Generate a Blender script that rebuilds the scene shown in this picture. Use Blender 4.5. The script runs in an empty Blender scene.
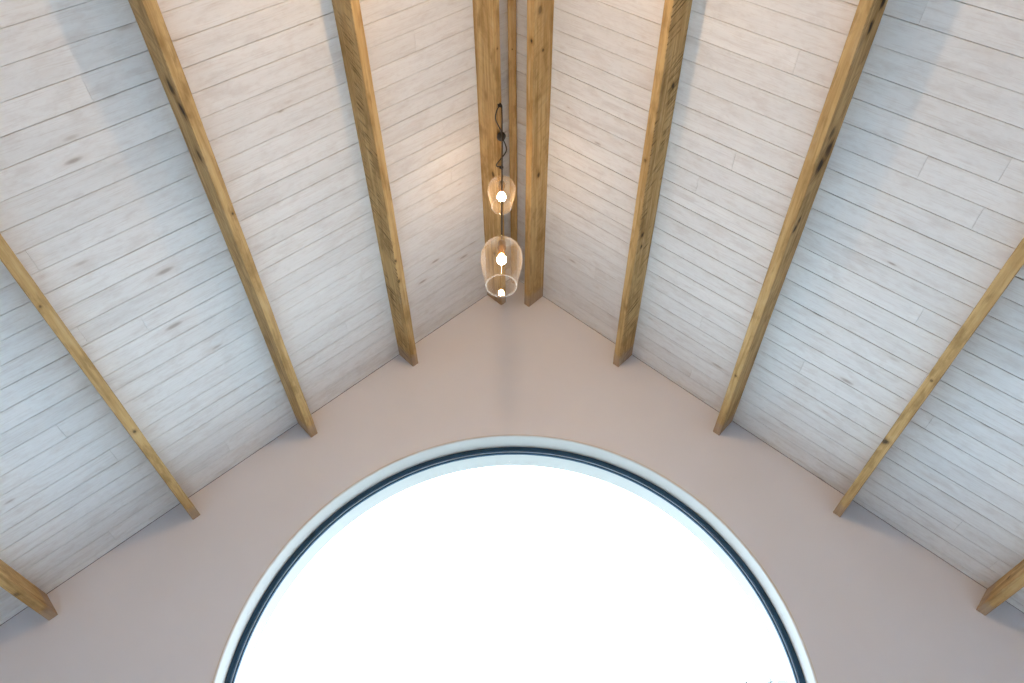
import bpy, bmesh, math, random
from math import sin, cos, tan, pi, radians, sqrt, atan2
from mathutils import Vector, Matrix

random.seed(7)
scene = bpy.context.scene
COL = scene.collection

# ------------------------------------------------------------------ constants (metres)
EYE = 1.5                       # height of the camera above the floor
RIDGE = EYE + 4.2               # ridge of the boarded ceiling
CX = -0.0161                    # plan position of the ridge
TH = radians(43.757)            # roof pitch
CT, ST = cos(TH), sin(TH)
WALL_Y = 4.0765                 # inner face of the gable wall
BACK_Y = -4.4
HALF = 3.85                     # half width of the room
PW, PD = 0.0516, 0.1615         # purlin section
AX, AZ, AR = -0.0252, EYE + 1.0895, 1.591   # arch centre and radius
PITCH = 0.1185                  # board cover width


# ------------------------------------------------------------------ helpers
def link(o, parent=None):
    COL.objects.link(o)
    if parent:
        o.parent = parent
    return o


def obj(name, bm, mats, parent=None, smooth=False):
    me = bpy.data.meshes.new(name)
    bmesh.ops.recalc_face_normals(bm, faces=bm.faces[:])
    bm.to_mesh(me)
    bm.free()
    if not isinstance(mats, (list, tuple)):
        mats = [mats]
    for m in mats:
        me.materials.append(m)
    if smooth:
        for p in me.polygons:
            p.use_smooth = True
    return link(bpy.data.objects.new(name, me), parent)


def tag(o, label, cat, group=None):
    o['label'] = label
    o['category'] = cat
    if group:
        o['group'] = group
    return o


def struct(o):
    o['kind'] = 'structure'
    return o


def empty(name, loc):
    o = bpy.data.objects.new(name, None)
    o.empty_display_size = 0.1
    o.location = loc
    return link(o)


def add_box(bm, x0, x1, y0, y1, z0, z1, mat=0):
    vs = [bm.verts.new((x, y, z)) for z in (z0, z1) for y in (y0, y1) for x in (x0, x1)]
    for f in ((0, 1, 3, 2), (4, 6, 7, 5), (0, 4, 5, 1), (2, 3, 7, 6), (0, 2, 6, 4), (1, 5, 7, 3)):
        bm.faces.new([vs[i] for i in f]).material_index = mat
    return vs


def add_lathe(bm, prof, loc=(0, 0, 0), n=48, mat=0, close_top=False, close_bot=False):
    rings = []
    for r, z in prof:
        rings.append([bm.verts.new((loc[0] + r * cos(2 * pi * k / n), loc[1] + r * sin(2 * pi * k / n), loc[2] + z))
                      for k in range(n)])
    for a, b in zip(rings, rings[1:]):
        for k in range(n):
            bm.faces.new((a[k], a[(k + 1) % n], b[(k + 1) % n], b[k])).material_index = mat
    if close_bot:
        bm.faces.new(rings[0]).material_index = mat
    if close_top:
        bm.faces.new(rings[-1]).material_index = mat


def smooth_path(pts, sub=10):
    P = [Vector(p) for p in pts]
    out = []
    for i in range(len(P) - 1):
        p0, p1, p2, p3 = P[max(i - 1, 0)], P[i], P[i + 1], P[min(i + 2, len(P) - 1)]
        for k in range(sub):
            t = k / sub
            out.append(0.5 * ((2 * p1) + (p2 - p0) * t + (2 * p0 - 5 * p1 + 4 * p2 - p3) * t * t
                              + (3 * p1 - p0 - 3 * p2 + p3) * t ** 3))
    out.append(P[-1])
    return out


def add_tube(bm, pts, r, n=8):
    P = [Vector(p) for p in pts]
    rings = []
    ref = Vector((1, 0, 0))
    for i, p in enumerate(P):
        t = (P[min(i + 1, len(P) - 1)] - P[max(i - 1, 0)]).normalized()
        a = ref - t * ref.dot(t)
        if a.length < 1e-3:
            a = Vector((0, 1, 0)) - t * t.y
        a.normalize()
        ref = a
        b = t.cross(a)
        rings.append([bm.verts.new(p + (a * cos(2 * pi * k / n) + b * sin(2 * pi * k / n)) * r) for k in range(n)])
    for a, b in zip(rings, rings[1:]):
        for k in range(n):
            bm.faces.new((a[k], a[(k + 1) % n], b[(k + 1) % n], b[k]))
    bm.faces.new(rings[0])
    bm.faces.new(rings[-1])


# ------------------------------------------------------------------ materials
class NT:
    def __init__(self, name):
        self.m = bpy.data.materials.new(name)
        self.m.use_nodes = True
        self.t = self.m.node_tree
        self.b = self.t.nodes['Principled BSDF']
        self.out = self.t.nodes['Material Output']

    def n(self, typ, **kw):
        nd = self.t.nodes.new(typ)
        for k, v in kw.items():
            if k.startswith('i_'):
                nd.inputs[k[2:].replace('_', ' ')].default_value = v
            else:
                setattr(nd, k, v)
        return nd

    def l(self, a, b):
        self.t.links.new(a, b)

    def math(self, op, a, b=None, c=None, clamp=False):
        nd = self.t.nodes.new('ShaderNodeMath')
        nd.operation = op
        nd.use_clamp = clamp
        for i, v in enumerate((a, b, c)):
            if v is None:
                continue
            if isinstance(v, (int, float)):
                nd.inputs[i].default_value = v
            else:
                self.l(v, nd.inputs[i])
        return nd.outputs[0]

    def maprange(self, v, a, b, c=0.0, d=1.0):
        nd = self.t.nodes.new('ShaderNodeMapRange')
        self.l(v, nd.inputs[0])
        for i, x in enumerate((a, b, c, d)):
            nd.inputs[i + 1].default_value = x
        return nd.outputs[0]

    def mix(self, fac, a, b, blend='MIX'):
        nd = self.t.nodes.new('ShaderNodeMix')
        nd.data_type = 'RGBA'
        nd.blend_type = blend
        for s, v in ((nd.inputs[0], fac), (nd.inputs[6], a), (nd.inputs[7], b)):
            if isinstance(v, (int, float)):
                s.default_value = v
            elif isinstance(v, tuple):
                s.default_value = (*v, 1) if len(v) == 3 else v
            else:
                self.l(v, s)
        return nd.outputs[2]

    def ramp(self, v, stops):
        nd = self.t.nodes.new('ShaderNodeValToRGB')
        e = nd.color_ramp.elements
        while len(e) < len(stops):
            e.new(0.5)
        for x, (p, c) in zip(e, stops):
            x.position = p
            x.color = (*c, 1)
        self.l(v, nd.inputs[0])
        return nd.outputs[0]

    def combine(self, x, y, z):
        nd = self.t.nodes.new('ShaderNodeCombineXYZ')
        for i, v in enumerate((x, y, z)):
            if isinstance(v, (int, float)):
                nd.inputs[i].default_value = v
            else:
                self.l(v, nd.inputs[i])
        return nd.outputs[0]

    def noise(self, vec, scale=1.0, detail=3.0, rough=0.5, dist=0.0):
        nd = self.t.nodes.new('ShaderNodeTexNoise')
        self.l(vec, nd.inputs['Vector'])
        nd.inputs['Scale'].default_value = scale
        nd.inputs['Detail'].default_value = detail
        nd.inputs['Roughness'].default_value = rough
        nd.inputs['Distortion'].default_value = dist
        return nd.outputs['Fac']

    def bump(self, h, strength, dist=0.002):
        nd = self.t.nodes.new('ShaderNodeBump')
        nd.inputs['Strength'].default_value = strength
        nd.inputs['Distance'].default_value = dist
        self.l(h, nd.inputs['Height'])
        self.l(nd.outputs[0], self.b.inputs['Normal'])


def plain(name, color, rough=0.6, metallic=0.0, spec=0.5):
    g = NT(name)
    g.b.inputs['Base Color'].default_value = (*color, 1)
    g.b.inputs['Roughness'].default_value = rough
    g.b.inputs['Metallic'].default_value = metallic
    g.b.inputs['Specular IOR Level'].default_value = spec
    return g.m


def plaster(name, color, var=0.04):
    g = NT(name)
    tc = g.n('ShaderNodeTexCoord').outputs['Object']
    n1 = g.noise(tc, 1.6, 3)
    n2 = g.noise(tc, 90, 2)
    d = tuple(c * (1 - var) for c in color)
    g.l(g.mix(g.maprange(n1, 0.3, 0.7), d, color), g.b.inputs['Base Color'])
    g.b.inputs['Roughness'].default_value = 0.85
    g.b.inputs['Specular IOR Level'].default_value = 0.2
    g.bump(n2, 0.06, 0.002)
    return g.m


def whitewashed_boards():
    g = NT('whitewashed pine boards')
    uv = g.n('ShaderNodeUVMap', uv_map='UVMap').outputs[0]
    rnd = g.n('ShaderNodeNewGeometry').outputs['Random Per Island']
    sp = g.n('ShaderNodeSeparateXYZ')
    g.l(uv, sp.inputs[0])
    u, v = sp.outputs[0], sp.outputs[1]
    off = g.math('MULTIPLY', rnd, 37.0)
    # knots: rare cells of a stretched voronoi
    kv = g.combine(g.math('ADD', g.math('MULTIPLY', u, 2.6), off), g.math('MULTIPLY', v, 9.0), off)
    vo = g.n('ShaderNodeTexVoronoi')
    vo.inputs['Scale'].default_value = 1.0
    g.l(kv, vo.inputs['Vector'])
    vc = g.n('ShaderNodeSeparateColor')
    g.l(vo.outputs['Color'], vc.inputs[0])
    has = g.math('GREATER_THAN', vc.outputs[0], 0.30)
    small = g.maprange(vc.outputs[1], 0, 1, 0.05, 0.15)
    dist = vo.outputs['Distance']
    knot = g.math('MULTIPLY', g.math('MULTIPLY', g.math('SUBTRACT', 1.0, g.math('DIVIDE', dist, small), clamp=True), 1.6, clamp=True), has)
    swirl = g.math('MULTIPLY', g.math('MULTIPLY', g.math('SUBTRACT', 1.0, g.math('MULTIPLY', dist, 2.2), clamp=True), has), 0.02)
    vv = g.math('ADD', v, swirl)
    gv = g.combine(g.math('ADD', g.math('MULTIPLY', u, 2.4), off), g.math('MULTIPLY', vv, 26.0), off)
    grain = g.noise(gv, 1.0, 5, 0.62, 0.6)
    fine = g.noise(g.combine(g.math('MULTIPLY', u, 7.0), g.math('MULTIPLY', vv, 190.0), off), 1.0, 2, 0.5)
    blot = g.noise(g.combine(g.math('ADD', g.math('MULTIPLY', u, 6.5), off), g.math('MULTIPLY', vv, 15.0), off), 1.0, 4, 0.6)
    base = g.ramp(grain, [(0.22, (0.60, 0.595, 0.595)), (0.42, (0.73, 0.74, 0.75)), (0.75, (0.785, 0.80, 0.81))])
    base = g.mix(g.math('MULTIPLY', g.maprange(blot, 0.52, 0.70), 0.46), base, (0.57, 0.54, 0.53))
    base = g.mix(g.math('MULTIPLY', g.maprange(fine, 0.54, 0.74), 0.38), base, (0.56, 0.52, 0.49))
    mot = g.noise(g.combine(g.math('ADD', g.math('MULTIPLY', u, 24.0), off), g.math('MULTIPLY', v, 48.0), off), 1.0, 3, 0.6)
    base = g.mix(g.math('MULTIPLY', g.maprange(mot, 0.50, 0.72), 0.22), base, (0.52, 0.49, 0.48))
    tone = g.maprange(rnd, 0, 1, 0.955, 1.03)
    tn = g.combine(tone, tone, tone)
    base = g.mix(1.0, base, tn, 'MULTIPLY')
    halo = g.math('MULTIPLY', g.math('SUBTRACT', 1.0, g.math('DIVIDE', dist, g.math('MULTIPLY', small, 2.4)), clamp=True), has)
    base = g.mix(g.math('MULTIPLY', halo, 0.5), base, (0.58, 0.53, 0.50))
    base = g.mix(g.math('MULTIPLY', knot, 0.72), base, (0.33, 0.29, 0.27))
    g.l(base, g.b.inputs['Base Color'])
    g.b.inputs['Roughness'].default_value = 0.62
    g.b.inputs['Specular IOR Level'].default_value = 0.25
    g.bump(grain, 0.15, 0.002)
    return g.m


def beam_wood(name, seed, knots=(), saw=0.3, tint=1.0):
    """rough sawn softwood; local y runs along the beam, knots = (x, y, z, radius, strength)"""
    g = NT(name)
    tc = g.n('ShaderNodeTexCoord').outputs['Object']
    sp = g.n('ShaderNodeSeparateXYZ')
    g.l(tc, sp.inputs[0])
    x, y, z = sp.outputs
    # ring pattern: distort by big noise
    big = g.noise(g.combine(g.math('MULTIPLY', x, 5), g.math('ADD', g.math('MULTIPLY', y, 0.9), seed), g.math('MULTIPLY', z, 5)), 1.0, 2)
    gv = g.combine(g.math('MULTIPLY', x, 46), g.math('ADD', g.math('MULTIPLY', y, 1.6), seed * 3.1),
                   g.math('ADD', g.math('MULTIPLY', z, 46), g.math('MULTIPLY', big, 3.0)))
    grain = g.noise(gv, 1.0, 5, 0.6, 0.5)
    fine = g.noise(g.combine(g.math('MULTIPLY', x, 260), g.math('MULTIPLY', y, 9), g.math('MULTIPLY', z, 260)), 1.0, 2)
    base = g.ramp(grain, [(0.22, (0.21, 0.120, 0.045)), (0.40, (0.43, 0.272, 0.108)), (0.58, (0.57, 0.385, 0.170)), (0.82, (0.68, 0.50, 0.26))])
    base = g.mix(g.math('MULTIPLY', g.maprange(big, 0.35, 0.65), 0.45), base, g.mix(1.0, base, (0.80, 0.72, 0.60), 'MULTIPLY'))
    base = g.mix(g.math('MULTIPLY', g.maprange(fine, 0.55, 0.75), 0.22), base, (0.22, 0.13, 0.05))
    mott = g.noise(g.combine(g.math('MULTIPLY', x, 22), g.math('ADD', g.math('MULTIPLY', y, 5.5), seed * 5.3), g.math('MULTIPLY', z, 16)), 1.0, 4, 0.6)
    base = g.mix(g.math('MULTIPLY', g.maprange(mott, 0.52, 0.68), 0.68), base, (0.25, 0.145, 0.045))
    base = g.mix(g.math('MULTIPLY', g.maprange(mott, 0.44, 0.30), 0.35), base, (0.62, 0.47, 0.27))
    # saw marks: irregular slanting strokes across the sawn sides
    sl = g.math('ADD', g.math('ADD', y, g.math('MULTIPLY', z, 0.45)), seed)
    strokes = g.noise(g.combine(g.math('MULTIPLY', x, 4.0), g.math('MULTIPLY', sl, 62.0), g.math('MULTIPLY', z, 7.0)), 1.0, 2, 0.5)
    msk = g.maprange(g.noise(g.combine(g.math('MULTIPLY', x, 9), g.math('ADD', g.math('MULTIPLY', y, 2.6), seed), g.math('MULTIPLY', z, 15)), 1.0, 3), 0.40, 0.56)
    nx = g.n('ShaderNodeSeparateXYZ')
    g.l(g.n('ShaderNodeTexCoord').outputs['Normal'], nx.inputs[0])
    side = g.math('GREATER_THAN', g.math('ABSOLUTE', nx.outputs[0]), 0.8)
    sawm = g.math('MULTIPLY', g.math('MULTIPLY', g.math('MULTIPLY', g.maprange(strokes, 0.50, 0.66), msk), saw), side)
    base = g.mix(sawm, base, (0.14, 0.08, 0.025))
    # scattered small knots
    vo = g.n('ShaderNodeTexVoronoi')
    vo.inputs['Scale'].default_value = 1.0
    g.l(g.combine(g.math('MULTIPLY', x, 6), g.math('ADD', g.math('MULTIPLY', y, 3.0), seed * 7.7), g.math('MULTIPLY', z, 7)), vo.inputs['Vector'])
    vc = g.n('ShaderNodeSeparateColor')
    g.l(vo.outputs['Color'], vc.inputs[0])
    kn = g.math('MULTIPLY', g.math('SUBTRACT', 1.0, g.math('DIVIDE', vo.outputs['Distance'], 0.14), clamp=True),
                g.math('GREATER_THAN', vc.outputs[1], 0.55))
    base = g.mix(g.math('MULTIPLY', kn, 0.75, clamp=True), base, (0.16, 0.075, 0.022))
    wob = g.noise(g.combine(g.math('MULTIPLY', x, 45), g.math('ADD', g.math('MULTIPLY', y, 30), g.math('MULTIPLY', z, 22)), g.math('MULTIPLY', z, 45)), 1.0, 3)
    for (kx, ky, kz, kr, ks) in knots:
        d = g.n('ShaderNodeVectorMath', operation='DISTANCE')
        g.l(g.combine(x, g.math('MULTIPLY', y, 0.7), z), d.inputs[0])
        d.inputs[1].default_value = (kx, ky * 0.7, kz)
        dd = g.math('ADD', d.outputs['Value'], g.math('MULTIPLY', g.math('SUBTRACT', wob, 0.5), kr * 1.3))
        halo = g.math('MULTIPLY', g.maprange(dd, kr * 1.9, kr * 0.9), 0.5 * ks)
        base = g.mix(halo, base, (0.24, 0.12, 0.03))
        base = g.mix(g.math('MULTIPLY', g.maprange(dd, kr, kr * 0.4), ks), base, (0.035, 0.022, 0.012))
    # greyer, less yellow over the last hand's breadth by the wall
    edge = g.math('ADD', y, g.math('MULTIPLY', g.math('SUBTRACT', wob, 0.5), 0.10))
    base = g.mix(g.math('MULTIPLY', g.maprange(edge, -0.14, -0.08), 0.55), base, (0.36, 0.29, 0.25))
    if tint != 1.0:
        base = g.mix(1.0, base, (tint, tint, tint), 'MULTIPLY')
    g.l(base, g.b.inputs['Base Color'])
    g.b.inputs['Roughness'].default_value = 0.7
    g.b.inputs['Specular IOR Level'].default_value = 0.25
    h = g.math('ADD', grain, g.math('MULTIPLY', strokes, 0.4))
    g.bump(h, 0.25, 0.003)
    return g.m


def thin_glass(name, tint, edge=0.5, base=0.04, rough=0.0, haze=0.0, haze_col=(1, 1, 1), power=4.0):
    """clear thin glass: what is not mirrored passes straight through; haze = a film of dust that scatters"""
    g = NT(name)
    g.t.nodes.remove(g.b)
    lw = g.n('ShaderNodeLayerWeight')
    lw.inputs['Blend'].default_value = 0.5
    fc = g.math('POWER', lw.outputs['Facing'], power)
    tr = g.n('ShaderNodeBsdfTransparent')
    tr.inputs['Color'].default_value = (*tint, 1)
    gl = g.n('ShaderNodeBsdfGlossy')
    gl.inputs['Roughness'].default_value = rough
    mx = g.n('ShaderNodeMixShader')
    g.l(g.math('ADD', g.math('MULTIPLY', fc, edge), base, clamp=True), mx.inputs[0])
    g.l(tr.outputs[0], mx.inputs[1])
    g.l(gl.outputs[0], mx.inputs[2])
    last = mx.outputs[0]
    if haze:
        tl = g.n('ShaderNodeBsdfTranslucent')
        tl.inputs['Color'].default_value = (*haze_col, 1)
        df = g.n('ShaderNodeBsdfDiffuse')
        df.inputs['Color'].default_value = (*haze_col, 1)
        m1 = g.n('ShaderNodeMixShader')
        m1.inputs[0].default_value = 0.5
        g.l(tl.outputs[0], m1.inputs[1])
        g.l(df.outputs[0], m1.inputs[2])
        m2 = g.n('ShaderNodeMixShader')
        g.l(g.math('MULTIPLY', g.math('ADD', fc, 0.25), haze, clamp=True), m2.inputs[0])
        g.l(last, m2.inputs[1])
        g.l(m1.outputs[0], m2.inputs[2])
        last = m2.outputs[0]
    g.l(last, g.out.inputs['Surface'])
    return g.m


def glow(name, color, strength):
    g = NT(name)
    g.b.inputs['Base Color'].default_value = (1, 0.9, 0.75, 1)
    g.b.inputs['Emission Color'].default_value = (*color, 1)
    g.b.inputs['Emission Strength'].default_value = strength
    return g.m


WALL_COL = (0.70, 0.73, 0.795)
M_BOARD = whitewashed_boards()
M_DECK = plain('dark timber behind the boards', (0.09, 0.075, 0.065), 0.9)
M_WALL = plaster('blush grey plaster', WALL_COL)
M_REVEAL = plaster('white painted reveal', (0.575, 0.55, 0.515), 0.02)
M_FLOOR = plaster('pale screed floor', (0.60, 0.60, 0.60), 0.05)
M_FRAME = plain('anthracite blue metal', (0.018, 0.060, 0.110), 0.55, 0.0, 0.2)
M_HIGHLIGHT = plain('painted pale highlight', (0.46, 0.63, 0.80), 0.5)  # thin highlight on the window frame, put into a pale blue base colour
M_GLASS = thin_glass('clear window glass', (0.985, 0.995, 0.995), 0.6, 0.04)
M_SHADE = thin_glass('clear smoky lamp glass', (0.988, 0.98, 0.97), 0.5, 0.016, 0.02, 0.022, (1.0, 0.95, 0.9), 3.0)
M_SHADE_B = thin_glass('lamp glass with painted amber glow', (0.985, 0.965, 0.935), 0.45, 0.015, 0.02, 0.06, (1.0, 0.93, 0.84), 3.0)  # bulb's amber glow put into the tint and haze of this copy
M_RIM = thin_glass('fire polished lamp glass rim', (0.93, 0.91, 0.88), 0.6, 0.12, 0.08, 0.22, (1.0, 0.96, 0.92), 2.0)
M_BLACK = plain('black cord and plastic', (0.012, 0.012, 0.013), 0.5)
M_BRASS = plain('aged brass lamp holder', (0.10, 0.055, 0.025), 0.4, 0.6)

# ------------------------------------------------------------------ the setting
def slope_pt(side, s, n, y):
    """s metres down the slope from the ridge, n metres under the boards"""
    sg = -1 if side == 'L' else 1
    return Vector((CX + sg * (s * CT - n * ST), y, RIDGE - s * ST - n * CT))


def ceil_z(x):
    return RIDGE - abs(x - CX) * ST / CT


def build_ceiling():
    bm = bmesh.new()
    uvl = bm.loops.layers.uv.new('UVMap')
    rng = random.Random(21)
    SMAX = 5.35
    T = 0.018

    def board(side, s0, s1, y0, y1, gap, ch, drop):
        # cross section in (y, n): lower face at n = 0 + drop, chamfered edges
        a, b = y0 + gap / 2, y1 - gap / 2
        sec = [(a, -T), (a, -ch * 0.7 + drop), (a + ch, drop), (b - ch, drop), (b, -ch * 0.7 + drop), (b, -T)]
        rows = []
        for s in (s0, s1):
            def sk(y):
                # the boards run a hair out of square with the ridge
                return y if y > WALL_Y - 0.01 else min(y + 0.024 - 0.0104 * s, WALL_Y - 0.004)
            rows.append([(bm.verts.new(slope_pt(side, s, n, sk(y))), s, y) for y, n in sec])
        k = len(sec)
        for i in range(k - 1):
            q = (rows[0][i], rows[0][i + 1], rows[1][i + 1], rows[1][i])
            f = bm.faces.new([w[0] for w in q])
            for lp, w in zip(f.loops, q):
                lp[uvl].uv = (w[1], w[2])
        for r in rows:
            f = bm.faces.new([w[0] for w in r])
            for lp, w in zip(f.loops, r):
                lp[uvl].uv = (w[1], w[2])

    for side, ph in (('L', 2.022), ('R', 2.0253)):
        k0 = math.ceil((BACK_Y - ph) / PITCH)
        ys = [BACK_Y]
        k = k0
        while ph + k * PITCH < WALL_Y - 0.02:
            if ph + k * PITCH > BACK_Y + 0.03:
                ys.append(ph + k * PITCH)
            k += 1
        ys.append(WALL_Y - 0.0015)
        for y0, y1 in zip(ys, ys[1:]):
            gap = rng.choice((0.0010, 0.0015, 0.002, 0.0026, 0.0036))
            s = 0.0
            first = True
            while s < SMAX:
                ln = rng.uniform(1.5, 3.9) if not first else rng.uniform(0.5, 3.9)
                first = False
                e = min(s + ln, SMAX)
                if SMAX - e < 0.3:
                    e = SMAX
                board(side, s + (0.0004 if s > 0 else 0.0), e - 0.0004, y0, y1, gap, 0.0018, rng.uniform(0.0, 0.0006) * -1)
                s = e
        # the deck behind
        P = [slope_pt(side, s, n, y) for n in (-T, -0.12) for y in (BACK_Y - 0.3, WALL_Y + 0.5) for s in (-0.02, SMAX + 0.3)]
        vs = [bm.verts.new(p) for p in P]
        for f in ((0, 1, 3, 2), (4, 6, 7, 5), (0, 4, 5, 1), (2, 3, 7, 6), (0, 2, 6, 4), (1, 5, 7, 3)):
            bm.faces.new([vs[i] for i in f]).material_index = 1
    o = obj('ceiling', bm, [M_BOARD, M_DECK])
    return struct(o)


build_ceiling()


def arch_path(r, n=96, bottom=0.0):
    """points (x, z) from the left foot over the arch to the right foot"""
    pts = []
    m = 14
    for i in range(m):
        pts.append((AX - r, bottom + (AZ - bottom) * i / m))
    for i in range(n + 1):
        a = pi - pi * i / n
        pts.append((AX + r * cos(a), AZ + r * sin(a)))
    for i in range(m):
        pts.append((AX + r, AZ - (AZ - bottom) * (i + 1) / m))
    return pts


def sweep(bm, prof, n=96, bottom=0.0, mat=0, closed=False):
    """sweep a profile of (depth behind the wall face, radius) round the arch"""
    paths = [[bm.verts.new((x, WALL_Y + d, z)) for x, z in arch_path(r, n, bottom)] for d, r in prof]
    pairs = list(zip(paths, paths[1:]))
    if closed:
        pairs.append((paths[-1], paths[0]))
    for a, b in pairs:
        for i in range(len(a) - 1):
            bm.faces.new((a[i], a[i + 1], b[i + 1], b[i])).material_index = mat
    if closed:
        bm.faces.new([p[0] for p in paths])
        bm.faces.new([p[-1] for p in paths])
    return paths


def outer_point(x, z, W=HALF + 0.12):
    dx, dz = x - AX, z - AZ
    if dz <= 1e-6:
        return (W if dx > 0 else -W, z)
    best = None
    # eaves lines
    for sx in (-W, W):
        if abs(dx) > 1e-9 and (sx - AX) / dx > 0:
            t = (sx - AX) / dx
            zz = AZ + t * dz
            if zz <= ceil_z(sx) + 1e-9 and (best is None or t < best):
                best = t
    for sg in (-1, 1):
        # z = RIDGE - sg*(x-CX)*tan
        k = ST / CT
        den = dz + sg * dx * k
        if abs(den) > 1e-9:
            t = (RIDGE - sg * (AX - CX) * k - AZ) / den
            xx = AX + t * dx
            if t > 0 and sg * (xx - CX) >= -1e-6 and (best is None or t < best):
                best = t
    return AX + best * dx, AZ + best * dz


def build_front_wall():
    bm = bmesh.new()
    B = 0.012
    prof = [(0.0, AR + B)]
    for i in range(1, 5):
        a = pi / 2 * i / 4
        prof.append((B - B * cos(a), AR + B - B * sin(a)))
    prof += [(0.132, AR), (0.188, AR), (0.188, 1.562), (0.33, 1.562)]
    NA = 160
    paths = sweep(bm, prof, NA, 0.0)
    for f in bm.faces:
        f.material_index = 1
    # faces of the wall inside and outside
    for path, r, y in ((paths[0], AR + B, WALL_Y), (paths[-1], 1.562, WALL_Y + 0.33)):
        W = HALF + 0.12
        eave = ceil_z(W) if True else 0
        outs = []
        for v in path:
            x, z = v.co.x, v.co.z
            if z < AZ - 1e-6:
                # below the springing: spread to the plumb side of the wall
                t = z / AZ
                outs.append((W if x > AX else -W, ceil_z(W) * t if ceil_z(W) < AZ else z))
            else:
                outs.append(None)
        # above: walk the gable line evenly from eave to apex to eave
        idx = [i for i, o in enumerate(outs) if o is None]
        m = len(idx) - 1
        for j, i in enumerate(idx):
            t = j / m
            if t <= 0.5:
                x = -W + (CX + W) * (t / 0.5)
            else:
                x = CX + (W - CX) * ((t - 0.5) / 0.5)
            outs[i] = (x, ceil_z(x))
        ov = [bm.verts.new((x, y, z)) for x, z in outs]
        for i in range(len(path) - 1):
            bm.faces.new((path[i], path[i + 1], ov[i + 1], ov[i])).material_index = 0
    o = obj('wall_front', bm, [M_WALL, M_REVEAL])
    return struct(o)


build_front_wall()


def build_window():
    root = struct(empty('window_1', (AX, WALL_Y + 0.17, 0.0)))
    inv = Matrix.Translation(-Vector(root.location))

    def part(name, bm, m, parent=root):
        for v in bm.verts:
            v.co = inv @ v.co
        o = obj(name, bm, m, parent)
        return o
    NA = 160
    bm = bmesh.new()
    g = 0.001
    sweep(bm, [(0.134, AR - g), (0.134, 1.5640), (0.137, 1.5610), (0.186, 1.5610), (0.186, AR - g)], NA, 0.002, 0, True)
    # foot rail of the frame
    add_box(bm, AX - 1.56, AX + 1.56, WALL_Y + 0.136, WALL_Y + 0.185, 0.002, 0.075)
    fr = part('window_frame', bm, M_FRAME)
    bm = bmesh.new()
    sweep(bm, [(0.146, 1.5605), (0.146, 1.5555), (0.150, 1.5555), (0.150, 1.5605)], NA, 0.08, 0, True)
    part('highlight_strip', bm, M_HIGHLIGHT)  # strip shaped to stand in for the highlight along the frame
    bm = bmesh.new()
    sweep(bm, [(0.1505, 1.5605), (0.1505, 1.5475), (0.166, 1.5475), (0.166, 1.5605)], NA, 0.08, 0, True)
    part('glazing_bead', bm, M_FRAME)
    bm = bmesh.new()
    vs = [bm.verts.new((x, WALL_Y + 0.158, z)) for x, z in arch_path(1.547, NA, 0.08)]
    bm.faces.new(vs)
    part('window_pane', bm, M_GLASS)


build_window()


def build_shell():
    W = HALF
    bm = bmesh.new()
    add_box(bm, -W - 0.2, W + 0.2, BACK_Y - 0.2, WALL_Y + 0.33, -0.12, 0.0)
    struct(obj('floor', bm, M_FLOOR))
    for nm, sg in (('wall_left', -1), ('wall_right', 1)):
        bm = bmesh.new()
        x0, x1 = sorted((sg * W, sg * (W + 0.2)))
        zt = min(ceil_z(x0), ceil_z(x1)) - 0.002
        add_box(bm, x0, x1, BACK_Y, WALL_Y - 0.001, 0.001, zt)
        struct(obj(nm, bm, M_WALL))
    # plain gable behind the viewer
    bm = bmesh.new()
    poly = [(-W, 0.001), (W, 0.001), (W, ceil_z(W) - 0.002), (CX, RIDGE - 0.002), (-W, ceil_z(-W) - 0.002)]
    a = [bm.verts.new((x, BACK_Y - 0.2, z)) for x, z in poly]
    b = [bm.verts.new((x, BACK_Y - 0.001, z)) for x, z in poly]
    bm.faces.new(a)
    bm.faces.new(b)
    for i in range(5):
        j = (i + 1) % 5
        bm.faces.new((a[i], a[j], b[j], b[i]))
    struct(obj('wall_back', bm, M_WALL))


build_shell()

# ------------------------------------------------------------------ purlins
S = 4.2
SL = [0.06272084, 0.27137497, 0.47855593, 0.68385291, 0.89409168]
SR = [0.06938817, 0.27769728, 0.48034409, 0.68673915, 0.89381887]
KL = [0.0, -0.00565, -0.00512, 0.00119, 0.0092]
KR = [0.0040, -0.0079, -0.0102, 0.0031, 0.0016]
BEAM_GROUP = 'ceiling beams running to the gable wall'


def beam_frame(side, i):
    sg = -1 if side == 'L' else 1
    s = (SL if side == 'L' else SR)[i] * S
    o = slope_pt(side, s, 0.0, WALL_Y - 0.001)
    # local x: down the slope on the right hand side, mirrored sense on the left so that axes stay right-handed
    ax = Vector((CT, 0, -ST)) if side == 'R' else Vector((CT, 0, ST))
    ay = Vector((0, 1, 0))
    az = ax.cross(ay)
    m = Matrix((ax, ay, az)).transposed().to_4x4()
    m.translation = o
    return m


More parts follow.
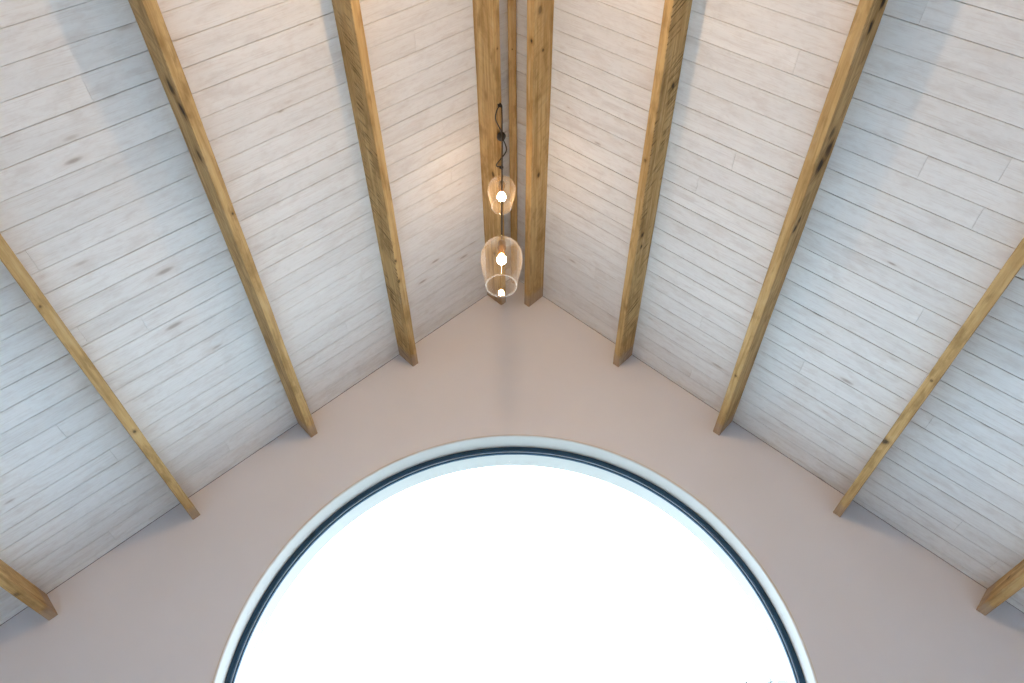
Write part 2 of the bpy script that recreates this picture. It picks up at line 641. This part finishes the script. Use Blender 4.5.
def make_beam(side, i, label, knots=(), wanes=(), saw=0.3):
    sk = (KL if side == 'L' else KR)[i]
    down = 1 if side == 'R' else -1          # sign of local x that points down the slope
    rng = random.Random(100 + i * 7 + (0 if side == 'L' else 50))
    L = WALL_Y - BACK_Y - 0.01
    n = 170
    bm = bmesh.new()
    c = 0.0025

    def jit(seed, t):
        return (sin(t * 2.1 + seed) * 0.5 + sin(t * 5.3 + seed * 1.7) * 0.3 + sin(t * 13.7 + seed * 2.9) * 0.2)
    sd = [rng.uniform(0, 20) for _ in range(6)]
    rings = []
    for j in range(n + 1):
        yy = -L * j / n
        dx = sk * (-yy) * down
        w0 = -PW / 2 + dx + 0.0014 * jit(sd[0], yy)
        w1 = PW / 2 + dx + 0.0014 * jit(sd[1], yy)
        dz = -PD + 0.002 * jit(sd[2], yy)
        w0b = w0 + 0.0012 * jit(sd[3], yy)
        w1b = w1 + 0.0012 * jit(sd[4], yy)
        c0 = c1 = c
        for (sgn, ya, yb, depth) in wanes:    # sgn +1: down slope edge, -1: up slope edge
            mid, hw = (ya + yb) / 2, (yb - ya) / 2
            f = max(0.0, 1 - abs(yy - mid) / hw) ** 0.6 * (0.75 + 0.25 * sin(yy * 61))
            if sgn * down > 0:
                c1 = max(c1, depth * f)
            else:
                c0 = max(c0, depth * f)
        sec = [(w0, 0), (w0b, dz + c0 * 1.5), (w0b + c0, dz), (w1b - c1, dz), (w1b, dz + c1 * 1.5), (w1, 0)]
        rings.append([bm.verts.new((x, yy, z)) for x, z in sec])
    for a, b in zip(rings, rings[1:]):
        for k in range(6):
            bm.faces.new((a[k], a[(k + 1) % 6], b[(k + 1) % 6], b[k]))
    bm.faces.new(rings[0])
    bm.faces.new(rings[-1])
    kk = [(kx * down + sk * (-ky) * down, ky, kz, kr, ks) for kx, ky, kz, kr, ks in knots]
    m = beam_wood('rough sawn beam %s%d' % (side, i), i * 3.7 + (0 if side == 'L' else 11.3), kk, saw)
    o = obj('ceiling_beam', bm, m)
    o.matrix_world = beam_frame(side, i)
    tag(o, label, 'beam', BEAM_GROUP)
    o['kind'] = 'thing'
    return o


# knots: x is measured down the slope, z = -PD is the underside
Z6 = -0.6 * PD
make_beam('L', 0, 'ridge beam the pendant lamps hang from, just left of the ridge',
          knots=[(-0.026, -1.70, Z6, 0.019, 1.0), (0.0, -2.07, -PD, 0.007, 0.7), (0.026, -1.21, -0.12, 0.018, 0.8), (0.026, -0.5, -0.10, 0.014, 0.7)], saw=0.1)
make_beam('R', 0, 'ridge beam just right of the ridge, opposite the pendant cords',
          knots=[(0.012, -2.13, -PD, 0.012, 1.0), (0.026, -2.29, -0.11, 0.022, 0.6), (0.026, -2.05, -0.08, 0.010, 0.8), (0.026, -1.2, -0.09, 0.016, 0.8)], saw=0.2)
make_beam('L', 1, 'saw-marked ceiling beam, first one left of the two ridge beams',
          knots=[(0.02, -1.03, -PD, 0.010, 0.8), (0.02, -0.86, -PD, 0.012, 0.8)], saw=1.0)
make_beam('R', 1, 'saw-marked ceiling beam, first one right of the two ridge beams',
          knots=[(0.026, -2.15, -0.05, 0.016, 0.9), (0.0, -1.75, -PD, 0.012, 0.6), (0.026, -1.22, -0.12, 0.018, 0.9), (0.026, -1.12, -0.11, 0.015, 0.9)], saw=1.0)
make_beam('L', 2, 'ceiling beam with dark knots, third from the ridge on the left slope',
          knots=[(0.026, -2.52, Z6, 0.032, 0.85), (0.026, -2.43, -0.13, 0.030, 0.95), (0.026, -2.2, -0.12, 0.024, 0.8), (-0.01, -1.88, -PD, 0.008, 0.8)], saw=0.3)
make_beam('R', 2, 'ceiling beam with black bark edge patches, third from the ridge on the right slope',
          knots=[(0.026, -2.17, -0.06, 0.042, 1.0), (0.026, -2.11, -0.10, 0.040, 1.0), (0.026, -2.27, -0.09, 0.026, 0.7), (0.026, -1.80, -0.11, 0.018, 0.9),
                 (0.026, -1.76, -0.13, 0.020, 0.9), (0.026, -2.82, -0.05, 0.026, 1.0), (0.026, -2.74, -0.09, 0.024, 1.0), (0.0, -0.62, -PD, 0.009, 0.7)],
          wanes=[(1, -2.24, -2.08, 0.010), (1, -2.84, -2.72, 0.006)], saw=0.35)
make_beam('L', 3, 'thin-looking ceiling beam reaching the left edge of the photo halfway up', knots=[(0.0, -0.95, -PD, 0.011, 0.8), (0.01, -1.9, -PD, 0.008, 0.7)], saw=0.2)
make_beam('R', 3, 'thin-looking ceiling beam reaching the right edge of the photo, with one knot near the wall',
          knots=[(-0.012, -0.81, -PD, 0.020, 0.9), (0.0, -1.35, -PD, 0.008, 0.6)], saw=0.2)
make_beam('L', 4, 'short visible end of ceiling beam in the bottom left corner', knots=[(0.01, -0.36, -PD, 0.018, 0.6)], saw=0.2)
make_beam('R', 4, 'short visible end of ceiling beam in the bottom right corner', knots=[(-0.026, -0.30, -0.08, 0.016, 0.7)], saw=0.2)

# ridge batten between the two middle beams
bm = bmesh.new()
RBX = -0.0105
n = 60
rings = []
for j in range(n + 1):
    yy = -(WALL_Y - BACK_Y - 0.01) * j / n
    w = 0.0245 + 0.0006 * sin(yy * 4)
    def zc(x):
        return ceil_z(RBX + x) - RIDGE - 0.0005
    sec = [(-w, zc(-w)), (-w, -0.070), (-w + 0.003, -0.073), (w - 0.003, -0.073), (w, -0.070), (w, zc(w)), (CX - RBX, -0.0005)]
    rings.append([bm.verts.new((x, yy, z)) for x, z in sec])
for a, b in zip(rings, rings[1:]):
    for k in range(7):
        bm.faces.new((a[k], a[(k + 1) % 7], b[(k + 1) % 7], b[k]))
bm.faces.new(rings[0])
bm.faces.new(rings[-1])
rb = obj('ridge_batten', bm, beam_wood('ridge batten wood', 4.4, [(0.006, -2.27, -0.073, 0.006, 0.9), (0.0, -1.95, -0.073, 0.004, 0.8)], 0.1))
rb.location = (RBX, WALL_Y - 0.001, RIDGE)
tag(rb, 'narrow wooden batten along the ridge between the two middle beams', 'batten')
rb['kind'] = 'thing'

# ------------------------------------------------------------------ pendant lamps
WARM = (1.0, 0.62, 0.30)
HOOK_Z = EYE + 3.875


def lathe_obj(name, prof, mat, parent, loc, n=56, smooth=True, ct=False, cb=False):
    bm = bmesh.new()
    add_lathe(bm, prof, (0, 0, 0), n, 0, ct, cb)
    o = obj(name, bm, mat, parent, smooth)
    o.location = loc
    return o


def shade_profile(outer, t=0.0028):
    inner = []
    for i, (r, z) in enumerate(outer):
        a = Vector(outer[max(i - 1, 0)])
        b = Vector(outer[min(i + 1, len(outer) - 1)])
        d = (b - a).normalized()
        nrm = Vector((-d.y, d.x))
        inner.append((max(r + nrm.x * t, 0.004), z + nrm.y * t))
    first = outer[0]
    return inner[::-1] + [((first[0] + inner[0][0]) / 2, first[1] - t * 0.5)] + list(outer)


def curve2(pts, sub=6):
    return [(p.x, p.y) for p in smooth_path([(a, b, 0) for a, b in pts], sub)]


def pendant(x, y, z_rim, outer, z_holder, z_bulb, cord_pts, hook_pt, label, power, bulb_r=0.030, group=None, shade=None):
    """cord_pts: world points of the cord from the rose down to the holder"""
    root = empty('pendant_lamp', (x, y, z_rim))
    tag(root, label, 'lamp', group)
    O = Vector((x, y, z_rim))
    bm = bmesh.new()
    add_tube(bm, [Vector(p) - O for p in cord_pts], 0.0040, 8)
    obj('cord', bm, M_BLACK, root, True)
    if hook_pt:
        bm = bmesh.new()
        h = Vector(hook_pt) - O
        pts = [h + Vector((0, 0, 0.02)), h + Vector((0, 0, 0.006))]
        for k in range(9):
            a = pi / 2 - k * 1.75 * pi / 8
            pts.append(h + Vector((0.009 * cos(a), 0, -0.004 + 0.009 * sin(a))))
        add_tube(bm, pts, 0.0022, 8)
        # the knot of cord at the hook
        add_tube(bm, [h + Vector((0.010 * cos(a), 0.007 * sin(a * 1.5), -0.010 + 0.007 * sin(a))) for a in [k * 0.5 for k in range(20)]], 0.0040, 8)
        obj('hook', bm, M_BLACK, root, True)
    zh = z_holder - z_rim
    lathe_obj('lamp_holder', [(0.004, 0.050), (0.008, 0.049), (0.015, 0.043), (0.019, 0.036), (0.0195, 0.004), (0.021, 0.0), (0.021, -0.006), (0.0165, -0.012), (0.0150, z_bulb - z_holder + bulb_r * 1.70)],
              M_BRASS, root, (0, 0, zh), 32, True, True, True)
    shd = lathe_obj('glass_shade', shade_profile(curve2(outer)), shade or M_SHADE, root, (0, 0, 0))
    r0 = outer[0][0] - 0.001
    lathe_obj('rim', [(r0 + 0.0034 * cos(k * pi / 6), 0.0034 * sin(k * pi / 6)) for k in range(13)], M_RIM, shd, (0, 0, -0.001))
    zb = z_bulb - z_rim
    r = bulb_r
    top = zh - 0.010 - zb
    prof = [(0.002, -r * 1.02), (r * 0.42, -r * 0.93), (r * 0.75, -r * 0.66), (r * 0.96, -r * 0.22), (r, r * 0.12), (r * 0.92, r * 0.5),
            (r * 0.76, r * 0.9), (r * 0.56, r * 1.3), (r * 0.42, r * 1.7)]
    lathe_obj('light_bulb', curve2(prof, 4), glow('lit filament bulb', WARM, power), root, (0, 0, zb), 32, True, True, True)
    return root


big = [(0.071, 0.0), (0.081, 0.055), (0.092, 0.115), (0.0985, 0.165), (0.0975, 0.205), (0.086, 0.243), (0.062, 0.268), (0.036, 0.279), (0.021, 0.281)]
small = [(0.060, 0.0), (0.069, 0.045), (0.081, 0.105), (0.0875, 0.150), (0.085, 0.185), (0.073, 0.212), (0.050, 0.230), (0.030, 0.236), (0.021, 0.237)]

yA, yR, yB = 2.337, 2.556, 2.778
XA = -0.066
XB = -0.083
ROSE = Vector((-0.0925, yR, EYE + 3.8845))
hA = Vector((-0.0875, yA, HOOK_Z))
hB = Vector((-0.0870, yB, HOOK_Z))
zA = EYE + 2.352
zB = EYE + 3.472
cordA = smooth_path([ROSE + Vector((0.016, -0.010, -0.022)), Vector((-0.086, yR - 0.07, HOOK_Z - 0.035)), Vector((-0.112, yA + 0.08, HOOK_Z - 0.040)), Vector((-0.110, yA + 0.04, HOOK_Z - 0.030)),
                     hA + Vector((-0.008, 0.012, -0.012)), hA + Vector((0.010, -0.002, -0.008)), Vector((XA - 0.008, yA, HOOK_Z - 0.06)), Vector((XA - 0.006, yA, HOOK_Z - 0.20)),
                     Vector((XA - 0.004, yA, HOOK_Z - 0.45)), Vector((XA, yA, zA + 0.30))], 12)
cordB = smooth_path([ROSE + Vector((0.018, 0.006, -0.022)), Vector((-0.055, yR + 0.05, HOOK_Z - 0.030)), Vector((-0.053, yR + 0.075, HOOK_Z - 0.045)), Vector((-0.075, yB - 0.11, HOOK_Z - 0.05)),
                     Vector((-0.113, yB - 0.06, HOOK_Z - 0.055)), Vector((-0.112, yB - 0.035, HOOK_Z - 0.050)),
                     hB + Vector((-0.008, -0.010, -0.014)), hB + Vector((0.006, 0.0, -0.012)), Vector((XB + 0.002, yB, HOOK_Z - 0.05)), Vector((XB, yB, zB + 0.245))], 12)
pendant(XA, yA, zA, big, EYE + 2.610, EYE + 2.522, cordA, hA, 'lower and larger clear glass pendant lamp with its open rim facing down', 330, 0.0215)
pendant(XB, yB, zB, small, EYE + 3.668, EYE + 3.560, cordB, hB, 'upper and smaller amber-lit glass pendant lamp just under the black ceiling rose', 110, 0.027, None, M_SHADE_B)

bm = bmesh.new()
prof = [(0.003, -0.036), (0.016, -0.035), (0.025, -0.029), (0.029, -0.019), (0.029, -0.006), (0.025, 0.0)]
add_lathe(bm, prof, (0, 0, 0), 32, 0, True, True)
rose = obj('ceiling_rose', bm, M_BLACK, None, True)
# sits square on the underside of the left ridge beam
nrm = Vector((-ST, 0, CT))
rose.rotation_euler = Vector((0, 0, 1)).rotation_difference(Vector((-ST, 0, CT)).normalized()).to_euler()
rose.location = ROSE
tag(rose, 'small round black ceiling rose the two pendant cords loop out of', 'ceiling rose')
rose['kind'] = 'thing'

# the other pendants of the row, nearer the middle of the room and out of the picture
def off_lamp(x, y, z, power):
    c = smooth_path([Vector((x, y, EYE + 3.87)), Vector((x, y, z + 0.31))], 3)
    return pendant(x, y, z, big, z + 0.266, z + 0.166, c, None, 'glass pendant lamp further along the ridge beam, above the viewer', power, 0.026, 'pendants above the viewer')


P_OFF = 1100
off_lamp(-0.06, 1.0, EYE + 2.82, P_OFF * 0.52)
off_lamp(-0.06, -0.4, EYE + 2.82, P_OFF * 0.5)
off_lamp(-0.06, -1.8, EYE + 2.82, P_OFF * 3.6)

# ------------------------------------------------------------------ outside
bm = bmesh.new()
bmesh.ops.create_grid(bm, x_segments=2, y_segments=2, size=150)
gr = obj('ground', bm, plaster('pale gravel ground', (0.42, 0.43, 0.41), 0.15))
gr.location = (0, 0, -0.125)
struct(gr)

M_LEAF = plain('distant pale foliage', (0.10, 0.092, 0.075), 0.7)
M_BARK = plain('grey bark', (0.16, 0.13, 0.10), 0.9)
M_ROOF = plain('pale slate roof', (0.15, 0.128, 0.112), 0.7)
M_RENDER = plain('pale render', (0.55, 0.54, 0.52), 0.85)


def tree(x, y, top, rad, label, seed):
    rng = random.Random(seed)
    root = empty('tree', (x, y, -0.125))
    tag(root, label, 'tree')
    bm = bmesh.new()
    h = top + 0.125
    add_tube(bm, smooth_path([(0, 0, 0), (0.1, 0.05, h * 0.3), (-0.05, 0.1, h * 0.55), (0.05, 0, h * 0.72)], 5), 0.22, 10)
    for k in range(6):
        a = k * 1.05
        add_tube(bm, [(0, 0, h * 0.45), (rad * 0.5 * cos(a), rad * 0.5 * sin(a), h * 0.7)], 0.09, 6)
    obj('trunk', bm, M_BARK, root, True)
    bm = bmesh.new()
    cz, rz = h * 0.68, h * 0.32
    for k in range(3600):
        d = Vector((rng.gauss(0, 1), rng.gauss(0, 1), rng.gauss(0, 1))).normalized()
        lump = 0.86 + 0.14 * sin(d.x * 7 + seed) * sin(d.y * 6) * sin(d.z * 8 + 1) 
        q = rng.uniform(0.55, 1.0) ** 0.5 * lump
        p = Vector((d.x * rad * q, d.y * rad * q, cz + d.z * rz * q))
        e1 = Vector((rng.gauss(0, 1), rng.gauss(0, 1), rng.gauss(0, 1))).normalized()
        e2 = e1.orthogonal().normalized()
        w = rng.uniform(0.10, 0.2)
        bm.faces.new([bm.verts.new(p + v) for v in (e1 * w, e2 * w * 0.5, -e1 * w, -e2 * w * 0.5)])
    obj('foliage', bm, M_LEAF, root)


tree(9.55, 30.0, EYE + 8.68, 0.75, 'distant tree with a rounded top, just inside the lower right of the arched window', 3)
tree(7.8, 26.5, EYE + 7.58, 0.42, 'smaller distant treetop left of the rounded one, low in the arched window', 5)

hs = empty('house', (14.65, 34.0, -0.125))
tag(hs, 'distant house roof at the lower right edge of the arched window', 'house')
bm = bmesh.new()
HW, HD, HE, HR = 3.0, 4.0, 6.6, EYE + 9.46 + 0.125
poly = [(-HD, 0), (HD, 0), (HD, HE), (0, HR - 0.12), (-HD, HE)]
a = [bm.verts.new((-HW, y, z)) for y, z in poly]
b = [bm.verts.new((HW, y, z)) for y, z in poly]
bm.faces.new(a)
bm.faces.new(b)
for i in range(5):
    j = (i + 1) % 5
    bm.faces.new((a[i], a[j], b[j], b[i]))
obj('walls', bm, M_RENDER, hs)
bm = bmesh.new()
sl = (HR - 0.12 - HE) / HD
poly = [(-HD - 0.35, HE - 0.35 * sl), (0, HR - 0.12), (HD + 0.35, HE - 0.35 * sl), (HD + 0.35, HE - 0.35 * sl + 0.14), (0, HR + 0.02), (-HD - 0.35, HE - 0.35 * sl + 0.14)]
a = [bm.verts.new((-HW - 0.25, y, z)) for y, z in poly]
b = [bm.verts.new((HW + 0.25, y, z)) for y, z in poly]
bm.faces.new(a)
bm.faces.new(b)
for i in range(6):
    j = (i + 1) % 6
    bm.faces.new((a[i], a[j], b[j], b[i]))
obj('roof', bm, M_ROOF, hs)

# ------------------------------------------------------------------ sky
w = bpy.data.worlds.new('overcast sky')
scene.world = w
w.use_nodes = True
bg = w.node_tree.nodes['Background']
bg.inputs[0].default_value = (0.635, 0.825, 1.0, 1)
bg.inputs[1].default_value = 8.8

# ------------------------------------------------------------------ camera
cam = bpy.data.cameras.new('camera')
cam.sensor_width = 36
cam.lens = 36 * 723.5955 / 1024
cam.clip_end = 500
co = bpy.data.objects.new('camera', cam)
COL.objects.link(co)
pitch, yaw, roll = radians(40.7577), radians(-0.43477), radians(-0.13646)
f = Vector((sin(yaw) * cos(pitch), cos(yaw) * cos(pitch), sin(pitch)))
r = Vector((cos(yaw), -sin(yaw), 0))
u = r.cross(f)
r2 = cos(roll) * r + sin(roll) * u
u2 = -sin(roll) * r + cos(roll) * u
m = Matrix((r2, u2, -f)).transposed().to_4x4()
m.translation = Vector((0, 0, EYE))
co.matrix_world = m
scene.camera = co

scene.view_settings.view_transform = 'Standard'
scene.view_settings.look = 'None'
scene.view_settings.gamma = 1.0
scene.view_settings.use_curve_mapping = False
scene.view_settings.exposure = 0.0
scene.cycles.caustics_reflective = False
scene.cycles.caustics_refractive = False
scene.cycles.max_bounces = 10
scene.cycles.diffuse_bounces = 6
scene.cycles.transparent_max_bounces = 24
scene.cycles.sample_clamp_indirect = 6.0
